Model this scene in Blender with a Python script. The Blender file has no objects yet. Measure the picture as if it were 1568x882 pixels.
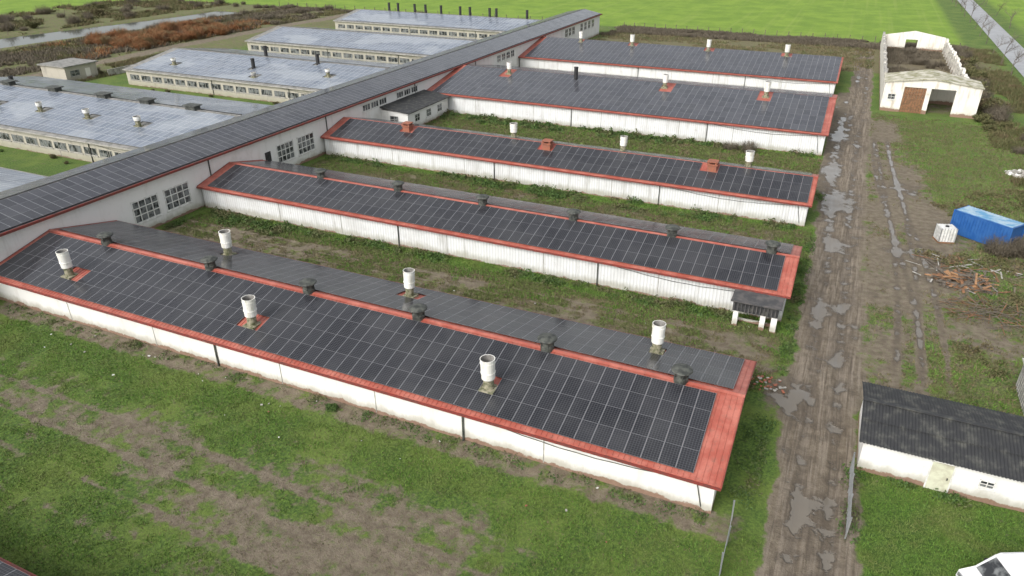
import bpy, math, random
import numpy as np
from mathutils import Vector, Matrix
random.seed(7); rng=np.random.default_rng(7)
scene=bpy.context.scene; COL=bpy.context.collection

# ------------------------------------------------------------------ helpers
class MB:
    def __init__(s): s.v=[];s.f=[];s.m=[];s.uv={};s.r={}
    def add(s,vs,fs,m=0):
        o=len(s.v); s.v+= [tuple(v) for v in vs]
        for f in fs: s.f.append(tuple(i+o for i in f)); s.m.append(m)
    def quad(s,a,b,c,d,m=0,uv=None,r=None):
        s.add([a,b,c,d],[(0,1,2,3)],m)
        if uv: s.uv[len(s.f)-1]=uv
        if r is not None: s.r[len(s.f)-1]=r
    def box(s,x0,x1,y0,y1,z0,z1,m=0,M=None):
        vs=[Vector(p) for p in [(x0,y0,z0),(x1,y0,z0),(x1,y1,z0),(x0,y1,z0),(x0,y0,z1),(x1,y0,z1),(x1,y1,z1),(x0,y1,z1)]]
        if M is not None: vs=[M@v for v in vs]
        s.add(vs,[(3,2,1,0),(4,5,6,7),(0,1,5,4),(1,2,6,5),(2,3,7,6),(3,0,4,7)],m)
    def cyl(s,x,y,prof,n=16,m=0,M=None):
        vs=[]
        for q in prof:
            for i in range(n):
                a=2*math.pi*i/n; vs.append(Vector((x+q[0]*math.cos(a),y+q[0]*math.sin(a),q[1])))
        if M is not None: vs=[M@v for v in vs]
        o=len(s.v); s.v+=[tuple(v) for v in vs]
        for k in range(len(prof)-1):
            mm=prof[k+1][2] if len(prof[k+1])>2 else m
            for i in range(n):
                j=(i+1)%n
                s.f.append((o+k*n+i,o+k*n+j,o+(k+1)*n+j,o+(k+1)*n+i)); s.m.append(mm)
    def tube(s,pts,r,m=0,n=6):
        for a,b in zip(pts[:-1],pts[1:]):
            a=Vector(a);b=Vector(b); d=(b-a).normalized(); u=d.orthogonal().normalized(); v=d.cross(u); V=[]
            for c in(a,b):
                for i in range(n):
                    t=2*math.pi*i/n; V.append(c+(u*math.cos(t)+v*math.sin(t))*r)
            s.add(V,[(i,(i+1)%n,n+(i+1)%n,n+i) for i in range(n)],m)
    def obj(s,name,mats,parent=None,smooth=False):
        me=bpy.data.meshes.new(name); me.from_pydata(s.v,[],s.f)
        for m in mats: me.materials.append(m)
        me.polygons.foreach_set('material_index',s.m)
        if s.uv:
            ul=me.uv_layers.new(name='UVMap')
            for fi,uv in s.uv.items():
                p=me.polygons[fi]
                for k,li in enumerate(p.loop_indices): ul.data[li].uv=uv[k]
        if s.r:
            at=me.attributes.new('rnd','FLOAT','FACE')
            arr=np.zeros(len(s.f),dtype=np.float32)
            for fi,r in s.r.items(): arr[fi]=r
            at.data.foreach_set('value',arr)
        if smooth: me.polygons.foreach_set('use_smooth',[True]*len(s.f))
        me.update()
        o=bpy.data.objects.new(name,me); COL.objects.link(o)
        if parent: o.parent=parent
        return o
def empty(name,loc=(0,0,0)):
    e=bpy.data.objects.new(name,None); COL.objects.link(e); e.location=loc; e.empty_display_size=.5; return e

def cloud(name,verts,per,mat,rnd=None,parent=None,link=True):
    n=len(verts)//per
    me=bpy.data.meshes.new(name)
    me.vertices.add(n*per); me.vertices.foreach_set('co',np.ascontiguousarray(verts,dtype=np.float32).ravel())
    me.loops.add(n*per); me.loops.foreach_set('vertex_index',np.arange(n*per,dtype=np.int32))
    me.polygons.add(n); me.polygons.foreach_set('loop_start',np.arange(0,n*per,per,dtype=np.int32))
    me.update(calc_edges=True); me.validate()
    at=me.attributes.new('rnd','FLOAT','FACE')
    at.data.foreach_set('value',(rng.random(n) if rnd is None else rnd).astype(np.float32))
    me.materials.append(mat)
    if not link: return me
    o=bpy.data.objects.new(name,me); COL.objects.link(o)
    if parent: o.parent=parent
    return o
def leaves(c,size):
    n=len(c); a=rng.normal(size=(n,3)); a/=np.linalg.norm(a,axis=1)[:,None]
    b=rng.normal(size=(n,3)); b-= (a*b).sum(1)[:,None]*a; b/=np.linalg.norm(b,axis=1)[:,None]
    s=np.broadcast_to(size,(n,))[:,None]
    return np.stack([c-a*s-b*s*.5,c+a*s-b*s*.5,c+a*s+b*s*.5,c-a*s+b*s*.5],1).reshape(-1,3)
def blades(p,h,w,lean=.35):
    n=len(p); t=rng.random(n)*6.283
    d=np.stack([np.cos(t),np.sin(t),0*t],1)*np.broadcast_to(w,(n,))[:,None]*.5
    h=np.broadcast_to(h,(n,))
    tip=p+np.stack([rng.normal(0,lean,n)*h,rng.normal(0,lean,n)*h,h],1)
    return np.stack([p-d,p+d,tip],1).reshape(-1,3)

def hsh(i,j,s):
    v=np.sin(i*127.1+j*311.7+s*74.7)*43758.5453
    return v-np.floor(v)
def vn(x,y,s=0):
    i=np.floor(x);j=np.floor(y);u=x-i;v=y-j;u=u*u*(3-2*u);v=v*v*(3-2*v)
    return (hsh(i,j,s)*(1-u)+hsh(i+1,j,s)*u)*(1-v)+(hsh(i,j+1,s)*(1-u)+hsh(i+1,j+1,s)*u)*v
def fbm(x,y,s=0,o=4):
    r=0;a=.5;t=0
    for k in range(o):
        r=r+a*vn(x*2**k+13.7*k,y*2**k+7.1*k,s+k);t+=a;a*=.55
    return r/t
def ss_(a,b,x):
    t=np.clip((x-a)/(b-a),0,1); return t*t*(3-2*t)
def band(x,a,b,w): return ss_(a-w,a+w,x)*(1-ss_(b-w,b+w,x))

# ------------------------------------------------------------------ materials
def new(name):
    m=bpy.data.materials.new(name); m.use_nodes=True; nt=m.node_tree; nt.nodes.clear()
    o=nt.nodes.new('ShaderNodeOutputMaterial'); b=nt.nodes.new('ShaderNodeBsdfPrincipled')
    nt.links.new(b.outputs[0],o.inputs[0]); return m,nt,b
class N:
    def __init__(s,nt): s.nt=nt; s.p=None
    def pos(s):
        if not s.p:
            g=s.nt.nodes.new('ShaderNodeNewGeometry'); s.p=g.outputs['Position']
        return s.p
    def sep(s,v=None):
        n=s.nt.nodes.new('ShaderNodeSeparateXYZ'); s.nt.links.new(v or s.pos(),n.inputs[0]); return n.outputs
    def setv(s,inp,v):
        if isinstance(v,(int,float)): inp.default_value=v
        elif isinstance(v,tuple): inp.default_value=v if len(v)==4 or inp.type=='VECTOR' else (*v,1)
        else: s.nt.links.new(v,inp)
    def noise(s,scale,detail=5,rough=.55,stretch=None,vec=None,dist=0):
        n=s.nt.nodes.new('ShaderNodeTexNoise'); v=vec or s.pos()
        if stretch:
            m=s.nt.nodes.new('ShaderNodeMapping'); m.inputs['Scale'].default_value=stretch; s.nt.links.new(v,m.inputs[0]); v=m.outputs[0]
        s.nt.links.new(v,n.inputs['Vector']); n.inputs['Scale'].default_value=scale; n.inputs['Detail'].default_value=detail
        n.inputs['Roughness'].default_value=rough; n.inputs['Distortion'].default_value=dist
        return n.outputs[0]
    def math(s,op,a,b=0,c=None):
        n=s.nt.nodes.new('ShaderNodeMath'); n.operation=op; s.setv(n.inputs[0],a); s.setv(n.inputs[1],b)
        if c is not None: s.setv(n.inputs[2],c)
        return n.outputs[0]
    def ramp(s,x,a,b,lo=0,hi=1):
        n=s.nt.nodes.new('ShaderNodeMapRange'); n.interpolation_type='SMOOTHSTEP'
        s.setv(n.inputs[0],x); n.inputs[1].default_value=a;n.inputs[2].default_value=b;n.inputs[3].default_value=lo;n.inputs[4].default_value=hi
        return n.outputs[0]
    def mix(s,f,a,b,mode='MIX'):
        n=s.nt.nodes.new('ShaderNodeMix'); n.data_type='RGBA'; n.blend_type=mode
        s.setv(n.inputs[0],f); s.setv(n.inputs[6],a); s.setv(n.inputs[7],b); return n.outputs[2]
    def bump(s,h,b,strength=.3,dist=.05):
        n=s.nt.nodes.new('ShaderNodeBump'); n.inputs['Strength'].default_value=strength; n.inputs['Distance'].default_value=dist
        s.setv(n.inputs['Height'],h); s.nt.links.new(n.outputs[0],b.inputs['Normal'])
    def attr(s,name):
        n=s.nt.nodes.new('ShaderNodeAttribute'); n.attribute_name=name; return n.outputs
def simple(name,c1,c2,scale=2,rough=.7,bump=.0,stretch=None,lo=.35,hi=.65,metal=0):
    m,nt,b=new(name); n=N(nt)
    x=n.noise(scale,6,.6,stretch); n.setv(b.inputs['Base Color'],n.mix(n.ramp(x,lo,hi),c1,c2))
    b.inputs['Roughness'].default_value=rough; b.inputs['Metallic'].default_value=metal
    if bump: n.bump(n.noise(scale*4,4),b,bump,.03)
    return m
def wallmat(name,white=(.84,.83,.80),dirt=(.48,.45,.39),base=(.20,.12,.08),rib=0.,dirtamt=.55,plinth=.28,ribstr=.22):
    m,nt,b=new(name); n=N(nt); xyz=n.sep()
    st=n.noise(1.0,6,.65,(1.3,1.3,.18)); big=n.noise(.35,4,.6); pt=n.noise(1.7,7,.75)
    f=n.math('MULTIPLY',n.ramp(st,.50,.74),dirtamt)
    c=n.mix(f,white,dirt)
    c=n.mix(n.ramp(big,.5,.75,0,.3),c,dirt)
    c=n.mix(n.ramp(pt,.60,.68,0,.5*dirtamt),c,(.30,.27,.22))
    low=n.math('SUBTRACT',xyz[2],n.math('MULTIPLY',n.noise(.9,5,.7,(1,1,.5)),1.2))
    c=n.mix(n.ramp(low,-.35,.35,.65,0),c,(.34,.32,.23))
    p=n.math('SUBTRACT',xyz[2],n.math('MULTIPLY',n.math('SUBTRACT',n.noise(.6,5,.7),.5),1.1))
    c=n.mix(n.ramp(p,plinth-.06,plinth+.04,1,0),c,n.mix(n.noise(5,3),base,(.33,.22,.16)))
    if rib:
        s=n.math('SINE',n.math('MULTIPLY',n.math('ADD',xyz[0],xyz[1]),6.2832/rib))
        c=n.mix(n.ramp(s,.2,1,0,ribstr),c,(.34,.34,.33))
        n.bump(s,b,.4,.03)
    n.setv(b.inputs['Base Color'],c); b.inputs['Roughness'].default_value=.75
    return m
M_white=wallmat('white_render',dirtamt=.3)
M_wrib=wallmat('white_ribbed_sheet',white=(.77,.78,.78),dirt=(.44,.43,.40),rib=.3,dirtamt=.7,plinth=.15,ribstr=.3)
M_grey=wallmat('grey_concrete_wall',white=(.46,.43,.36),dirt=(.26,.24,.20),dirtamt=.7,plinth=.1,base=(.12,.1,.08))
M_ruin=wallmat('ruin_plaster',white=(.80,.77,.70),dirt=(.38,.30,.21),dirtamt=.8,plinth=.5)
def redroof():
    m,nt,b=new('red_sheet_metal'); n=N(nt)
    c=n.mix(n.ramp(n.noise(.8,6,.65),.35,.7),(.37,.090,.062),(.50,.175,.130))
    c=n.mix(n.ramp(n.noise(3,5,.7),.5,.75,0,.6),c,(.20,.12,.09))
    n.setv(b.inputs['Base Color'],c); b.inputs['Roughness'].default_value=.45; return m
M_red=redroof()
M_redd=simple('red_gutter',(.24,.04,.03),(.15,.05,.04),2,.55)
M_asb=simple('asbestos_roof',(.30,.29,.27),(.18,.18,.165),1.5,.8,.2)
M_dkroof=simple('dark_roof_felt',(.06,.06,.062),(.12,.11,.105),1.5,.8,.2)
M_darkasb=simple('dark_corrugated_roof',(.035,.036,.038),(.13,.13,.11),1.6,.75,.2,lo=.45,hi=.8)
def panel(name,c1,c2,frame,line,rough,cells=(6,10),hf=.45,lw=.6,fw=.02,patch=None):
    m,nt,b=new(name); n=N(nt)
    u=nt.nodes.new('ShaderNodeUVMap'); sp=n.sep(u.outputs[0])
    def edge(x,w):
        d=n.math('ABSOLUTE',n.math('SUBTRACT',x,.5)); return n.math('GREATER_THAN',d,.5-w)
    fr=n.math('MAXIMUM',edge(sp[0],fw),n.math('MULTIPLY',edge(sp[1],fw*.6),hf))
    cx=n.math('FRACT',n.math('MULTIPLY',sp[0],cells[0])); cy=n.math('FRACT',n.math('MULTIPLY',sp[1],cells[1]))
    ln=n.math('MAXIMUM',edge(cx,.07),edge(cy,.07))
    r=n.attr('rnd')[2]
    c=n.mix(r,c1,c2); c=n.mix(n.math('MULTIPLY',ln,lw),c,line)
    c=n.mix(n.ramp(n.noise(.25,4,.6),.4,.7,0,.2),c,(.12,.12,.12))
    if patch: c=n.mix(n.ramp(n.noise(.09,3,.5,(1,1.6,1)),.5,.6,0,.6),c,patch)
    c=n.mix(fr,c,frame)
    n.setv(b.inputs['Base Color'],c)
    n.setv(b.inputs['Roughness'],n.ramp(n.noise(.5,3),.3,.7,rough,rough+.12))
    b.inputs['IOR'].default_value=1.45
    return m
M_pan=panel('solar_panel_dark',(.013,.014,.018),(.025,.026,.031),(.27,.275,.29),(.13,.13,.14),.14)
M_panb=panel('solar_panel_blue',(.13,.16,.205),(.21,.24,.29),(.50,.52,.54),(.26,.29,.34),.12,fw=.035,hf=.8,patch=(.34,.37,.40))
M_panm=panel('solar_panel_mid',(.032,.034,.041),(.058,.060,.070),(.27,.28,.295),(.13,.13,.145),.14,fw=.025)
M_alu=simple('aluminium',(.45,.46,.47),(.35,.36,.37),3,.4,metal=.6)
M_pside=simple('panel_frame_side',(.10,.10,.105),(.06,.06,.065),3,.5)
def chim():
    m,nt,b=new('white_vent_pipe'); n=N(nt)
    c=n.mix(n.ramp(n.noise(2.2,6,.7,(1,1,.35)),.46,.70,0,.6),(.82,.81,.76),(.40,.38,.27))
    n.setv(b.inputs['Base Color'],c); b.inputs['Roughness'].default_value=.6; return m
M_ch=chim()
M_moss=simple('mossy_vent_base',(.10,.11,.05),(.36,.33,.24),4,.9,.3)
M_fan=simple('dark_vent_metal',(.03,.033,.03),(.10,.105,.09),3,.6,.1)
M_inner=simple('vent_inner',(.30,.29,.27),(.18,.17,.16),3,.8)
M_black=simple('black_metal',(.012,.012,.013),(.04,.04,.04),3,.6)
M_brick=simple('vent_brick',(.36,.12,.06),(.25,.11,.08),6,.8,.3)
M_glass,nt,b=new('window_glass'); n=N(nt); n.setv(b.inputs['Base Color'],n.mix(n.ramp(n.noise(1.5,3),.4,.6),(.03,.032,.034),(.20,.21,.21))); b.inputs['Roughness'].default_value=.12
M_frame=simple('white_window_frame',(.8,.8,.77),(.6,.59,.55),3,.6)
M_conc=simple('concrete',(.46,.44,.40),(.28,.27,.24),1.5,.8,.3)
M_wood=simple('weathered_wood',(.28,.14,.07),(.16,.09,.05),3,.8,.3)
M_bark=simple('bark',(.10,.082,.065),(.17,.145,.115),5,.9,.2)
def foliage(name,c1,c2,c3=None,rough=.8):
    m,nt,b=new(name); n=N(nt); r=n.attr('rnd')[2]
    c=n.mix(r,c1,c2)
    if c3: c=n.mix(n.ramp(n.noise(.35,4,.6),.45,.65),c,c3)
    n.setv(b.inputs['Base Color'],c); b.inputs['Roughness'].default_value=rough; return m
M_grass=foliage('grass_blades',(.06,.14,.016),(.145,.255,.036),(.15,.185,.05))
M_dry=foliage('dry_grass',(.20,.16,.085),(.11,.095,.045),(.10,.115,.04))
M_weed=foliage('weed_leaves',(.035,.08,.016),(.10,.165,.035),(.12,.115,.05))
M_rust=foliage('rust_twigs',(.30,.125,.042),(.19,.09,.04),(.20,.155,.075))
M_twig=foliage('bare_twigs',(.17,.14,.10),(.09,.078,.055))
M_hedge=foliage('hedge_leaves',(.075,.085,.028),(.135,.125,.05),(.15,.11,.06))

# ground
def groundmat():
    m,nt,b=new('ground_soil_grass'); n=N(nt)
    A=n.attr('mask'); sc=nt.nodes.new('ShaderNodeSeparateColor'); nt.links.new(A[0],sc.inputs[0])
    soil,dry,wet=sc.outputs[0],sc.outputs[1],sc.outputs[2]; fld=A[3]; rd=n.attr('road')[2]
    n1=n.noise(.9,9,.68); n2=n.noise(5,6,.7); n3=n.noise(.22,5,.6); n4=n.noise(18,4,.7)
    sf=n.ramp(n.math('ADD',soil,n.math('MULTIPLY',n.math('SUBTRACT',n1,.5),1.9)),.36,.68)
    g=n.mix(n.ramp(n2,.35,.65),(.038,.082,.012),(.125,.205,.03))
    g=n.mix(n.ramp(n3,.4,.65,0,.55),g,(.165,.22,.04))
    df=n.ramp(n.math('ADD',dry,n.math('MULTIPLY',n.math('SUBTRACT',n1,.5),1.4)),.3,.75)
    g=n.mix(df,g,n.mix(n.ramp(n2,.3,.7),(.085,.072,.036),(.235,.195,.11)))
    s=n.mix(n.ramp(n.noise(1.6,7,.7),.3,.7),(.135,.105,.073),(.30,.25,.185))
    s=n.mix(n.ramp(n4,.35,.7,0,.5),s,(.095,.075,.05))
    gs=n.ramp(n.noise(3.2,5,.75),.5,.66,0,.5); s=n.mix(n.math('MULTIPLY',gs,n.math('SUBTRACT',1,rd)),s,(.10,.125,.035))
    stk=n.noise(2.2,5,.6,(1.6,.07,1)); stk2=n.noise(6,4,.6,(1.2,.05,1))
    s=n.mix(n.math('MULTIPLY',n.ramp(stk,.42,.62),n.math('MULTIPLY',rd,.65)),s,(.36,.305,.24))
    s=n.mix(n.math('MULTIPLY',n.ramp(stk2,.50,.64),n.math('MULTIPLY',rd,.8)),s,(.10,.078,.056))
    s=n.mix(n.ramp(wet,.1,.8,0,.6),s,(.12,.095,.07))
    pud=n.ramp(n.math('ADD',wet,n.math('MULTIPLY',n.math('SUBTRACT',n.noise(.55,6,.65),.5),1.9)),.60,.70)
    damp=n.ramp(n.math('ADD',wet,n.math('MULTIPLY',n.math('SUBTRACT',n.noise(.55,6,.65),.5),1.9)),.35,.62)
    s=n.mix(n.math('MULTIPLY',damp,.55),s,(.085,.066,.047))
    s=n.mix(n.math('MULTIPLY',pud,.7),s,(.20,.18,.15))
    c=n.mix(sf,g,s)
    fc=n.mix(n.ramp(n.noise(.12,6,.65),.35,.65),(.14,.245,.02),(.215,.33,.032))
    fc=n.mix(n.ramp(n.noise(1.2,6,.7),.45,.7,0,.5),fc,(.12,.20,.02))
    fr_=n.noise(.5,3,.5,(1.5,.02,1)); fc=n.mix(n.ramp(fr_,.5,.7,0,.35),fc,(.26,.33,.07))
    c=n.mix(fld,c,fc)
    n.setv(b.inputs['Base Color'],c)
    n.setv(b.inputs['Roughness'],n.math('SUBTRACT',.92,n.math('ADD',n.math('MULTIPLY',pud,.72),n.math('MULTIPLY',damp,.12))))
    hb=n.math('MULTIPLY',n.math('ADD',n2,n.math('MULTIPLY',n4,.5)),n.math('SUBTRACT',1,pud))
    n.bump(hb,b,.9,.12)
    return m
M_ground=groundmat()

# ------------------------------------------------------------------ ground
def roadc(Y): return 2.75+.35*np.sin(Y*.045+.6)
def masks(X,Y):
    nz=fbm(X*.25,Y*.25,3); nf=fbm(X*.9,Y*.9,9,3)
    soil=.14+.3*(nz-.5); dry=np.full_like(X,.16); wet=np.zeros_like(X)
    inb=band(X,-63,-.5,1)
    fg=band(Y,17,26,3)*band(X,-64,-11,4)
    soil=soil+fg*(.20+1.3*(fbm(X*.10,Y*.3,5)-.40))
    tr=np.abs(np.sin((Y-19+.04*X+1.5*np.sin(X*.05))*1.25)); soil=soil+fg*.30*(tr<.25)
    wet=wet+fg*.2*(tr<.18)
    dry=dry+band(Y,14,30,3)*.10
    soil=soil+inb*band(Y,30.2,32.6,.5)*.5
    soil=soil+inb*band(Y,47.6,53.0,.8)*(.25+.6*(nz-.4)); dry=dry+inb*band(Y,46.4,54.4,.8)*.48
    t2=np.abs(np.sin((Y-50+.8*np.sin(X*.08))*2.0)); soil=soil+inb*band(Y,48,53,.8)*.25*(t2<.25)
    soil=soil+inb*band(Y,68.2,76,.8)*(.16+.5*(nz-.4)); dry=dry+inb*band(Y,67.5,76.6,.8)*.42
    soil=soil+inb*band(Y,90,104,1)*(.08+.4*(nz-.4)); dry=dry+inb*band(Y,89,105,.8)*.38
    dry=dry+inb*band(Y,132,145,1)*.5
    dry=dry+band(X,-63,30,4)*band(Y,172,217,2)*.5; soil=soil+band(Y,208,217,2)*.2
    dry=dry+band(X,-300,-138,4)*.42*(1-ss_(214,219,Y)); soil=soil+band(X,-188,-140,4)*.12
    dry=dry+band(X,-137,-74,4)*.12
    tc=-153+2*np.sin(Y*.03); t=1-ss_(1.6,2.6,np.abs(X-tc)); soil=soil+t*1.0*(Y>60)
    mud=band(X,4.5,11+2*np.sin(Y*.09),2.0)*band(Y,45,132,5)
    soil=soil+mud*(.55+.7*(nz-.42)); wet=wet+mud*.42*nf
    dry=dry+band(X,4,30,1.5)*band(Y,46,135,4)*.32
    soil=soil+band(X,10,22,2)*band(Y,56,90,3)*(.30+.5*(nz-.45)); wet=wet+band(X,10,22,2)*band(Y,60,82,3)*.2
    soil=soil+band(X,6.5,20,.5)*band(Y,139,208,2)*.3; dry=dry+band(X,6.5,20,.5)*band(Y,139,208,2)*.4
    for c0,am in ((6.6,1.2),(8.2,1.2),(7.4,2.0),(9.2,1.8)):
        cx=c0+am*np.sin((Y-60)*.05+am); tt=1-ss_(.12,.38,np.abs(X-cx)); k=tt*band(Y,50,118,6)
        soil=soil+k*.5; wet=wet+k*.32
    rc=roadc(Y); hw=2.1-.35*ss_(100,170,Y)+1.3*(fbm(X*.35+3,Y*.35,21)-.5)
    d=np.abs(X-rc); r=(1-ss_(hw-.5,hw+.7,d))*(Y<214)
    soil=soil*(1-r)+r*1.15
    rut=(1-ss_(.15,.55,np.abs(d-.85)))*r
    wet=wet*(1-r)+r*(.12+.5*(fbm(X*.5,Y*.16,31)))+rut*.17
    pad=band(X,-.8,1.2,.3)*band(Y,92,150,2); soil=soil+pad*.8; wet=wet+pad*.4
    for (px,py,pr,ps) in ((.2,45.5,1.6,.7),(1.2,88,2.4,.6),(2,60,1.3,.3),(.6,100,1.5,.5),(.3,118,1.5,.5),(9,96,2,.4),(2.6,34.2,1.0,.35),(1.8,75,1.2,.35),(3.4,52,1,.3),(8,75,1.5,.3)):
        q=np.exp(-((X-px)**2+((Y-py)*.6)**2)/pr**2); wet=wet+q*ps; soil=soil+q*ps
    fl=ss_(217,218.6,Y+1.2*np.sin(X*.05))*(1-ss_(24,27,X)); fl=fl*ss_(-400,-170,X+(Y-217)*2)
    fl2=1-ss_(-262,-250,X-(Y-150)*.1); fl=np.maximum(fl,fl2)
    fl3=ss_(42,45,X)*(Y>90); fl=np.maximum(fl,fl3)
    return np.clip(soil,0,1.2),np.clip(dry,0,1),np.clip(wet,0,1),np.clip(fl,0,1),r
def height(X,Y,soil,r):
    h=.14*(fbm(X*.5,Y*.5,41)-.5)+.07*(fbm(X*2,Y*2,43,2)-.5)*(Y<120)
    d=np.abs(X-roadc(Y)); rut=(1-ss_(.15,.5,np.abs(d-.85)))*r
    h=h-.10*rut-.04*r
    riv=band(X,-205+4*np.sin(Y*.04),-190+4*np.sin(Y*.04),2)*(Y>40)*(Y<200)
    return h-.9*riv
def axis(segs):
    out=[]
    for a,b,s in segs: out+=list(np.arange(a,b-1e-6,s))
    out.append(segs[-1][1]); return np.array(out)
xs=axis([(-3000,-400,400),(-400,-230,10),(-230,-76,1.5),(-76,-4,.4),(-4,12,.18),(12,30,.4),(30,60,2),(60,400,40),(400,3000,400)])
ys=axis([(-600,0,60),(0,10,2),(10,56,.3),(56,115,.5),(115,230,1.2),(230,400,6),(400,3600,400)])
GX,GY=np.meshgrid(xs,ys)
so,dr,we,fl,rr=masks(GX,GY); GZ=height(GX,GY,so,rr)
def gridmesh(name,sel=None,dz=0.):
    ny,nx=GX.shape
    co=np.stack([GX,GY,GZ+dz],-1).reshape(-1,3)
    ii,jj=np.meshgrid(np.arange(ny-1),np.arange(nx-1),indexing='ij')
    a=(ii*nx+jj).ravel(); F=np.stack([a,a+1,a+nx+1,a+nx],1)
    if sel is not None:
        keep=sel.ravel()[F].any(axis=1); F=F[keep]
        used=np.unique(F); mp=np.zeros(len(co),dtype=np.int64); mp[used]=np.arange(len(used)); F=mp[F]; co=co[used]
    else: used=np.arange(len(co))
    me=bpy.data.meshes.new(name); me.vertices.add(len(co)); me.vertices.foreach_set('co',co.astype(np.float32).ravel())
    n=len(F); me.loops.add(4*n); me.loops.foreach_set('vertex_index',F.astype(np.int32).ravel())
    me.polygons.add(n); me.polygons.foreach_set('loop_start',np.arange(0,4*n,4,dtype=np.int32))
    me.update(calc_edges=True)
    ca=me.color_attributes.new('mask','FLOAT_COLOR','POINT')
    col=np.stack([np.clip(so,0,1),dr,we,fl],-1).reshape(-1,4)[used]
    ca.data.foreach_set('color',col.astype(np.float32).ravel())
    ra=me.attributes.new('road','FLOAT','POINT'); ra.data.foreach_set('value',rr.ravel()[used].astype(np.float32))
    me.polygons.foreach_set('use_smooth',np.ones(n,dtype=bool))
    me.materials.append(M_ground)
    o=bpy.data.objects.new(name,me); COL.objects.link(o); return o
gridmesh('ground'); gridmesh('dirt_road',rr>.02,.006)
mb=MB(); P=[]
for Y in range(40,201,5):
    s=4*math.sin(Y*.04); P.append((-207+s,Y,-.3)); P.append((-188+s,Y,-.3))
mb.add(P,[(2*i,2*i+1,2*i+3,2*i+2) for i in range(len(P)//2-1)])
M_water,nt,b=new('river_water'); n=N(nt); b.inputs['Base Color'].default_value=(.10,.11,.10,1); b.inputs['Roughness'].default_value=.06; n.bump(n.noise(1.5,3),b,.1,.02)
mb.obj('river_water',[M_water])
mb=MB(); P=[]
for Y in range(90,460,6): P+= [(33.0,Y,.09),(38.6,Y,.09)]
mb.add(P,[(2*i,2*i+1,2*i+3,2*i+2) for i in range(len(P)//2-1)])
M_asph=simple('wet_asphalt',(.24,.24,.25),(.34,.34,.35),.4,.3,.1)
mb.obj('paved_road',[M_asph])

# ------------------------------------------------------------------ window on planes
def win(mb,mp,u0,u1,z0,z1,nu,nz,mg,mf,t=.06):
    def bx(a,b,c,d,o0,o1,m):
        p=[mp(a,o0,c),mp(b,o0,c),mp(b,o1,c),mp(a,o1,c),mp(a,o0,d),mp(b,o0,d),mp(b,o1,d),mp(a,o1,d)]
        mb.add(p,[(3,2,1,0),(4,5,6,7),(0,1,5,4),(1,2,6,5),(2,3,7,6),(3,0,4,7)],m)
    bx(u0,u1,z0,z1,-.05,.012,mg)
    for i in range(nu+1):
        u=u0+(u1-u0)*i/nu; w=t if i in(0,nu) else t*.7; bx(u-w/2,u+w/2,z0-t/2,z1+t/2,-.02,.05,mf)
    for i in range(nz+1):
        z=z0+(z1-z0)*i/nz; w=t if i in(0,nz) else t*.7; bx(u0-t/2,u1+t/2,z-w/2,z+w/2,-.02,.045,mf)
    bx(u0-.15,u1+.15,z0-.16,z0-t/2-.003,-.02,.10,mf)

# ------------------------------------------------------------------ roofs + panels
def roofslab(mb,x0,x1,yf,yr,yb,ze,zr,zeb,th=.10,m=0,ribs=.34,ribh=.035):
    V=[]
    for x in(x0,x1):
        V+=[(x,yf,ze),(x,yr,zr),(x,yb,zeb),(x,yb,zeb-th),(x,yr,zr-th),(x,yf,ze-th)]
    F=[(0,6,7,1),(1,7,8,2),(2,8,9,3),(3,9,10,4),(4,10,11,5),(5,11,6,0),(0,1,4,5),(1,2,3,4),(6,11,10,7),(7,10,9,8)]
    mb.add(V,F,m)
    if ribs:
        n=int((x1-x0)/ribs)
        for k in range(n+1):
            x=x0+.03+k*(x1-x0-.12)/n; w=.07
            for (ya,za,yb_,zb_) in ((yf,ze,yr,zr),(yb,zeb,yr,zr)):
                h=ribh
                mb.add([(x-w*.2,ya,za+.001),(x,ya,za+h),(x+w*.6,ya,za+h),(x+w*.8,ya,za+.001),(x-w*.2,yb_,zb_+.001),(x,yb_,zb_+h),(x+w*.6,yb_,zb_+h),(x+w*.8,yb_,zb_+.001)],
                       [(0,4,5,1),(1,5,6,2),(2,6,7,3),(0,1,2,3)],m)
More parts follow.
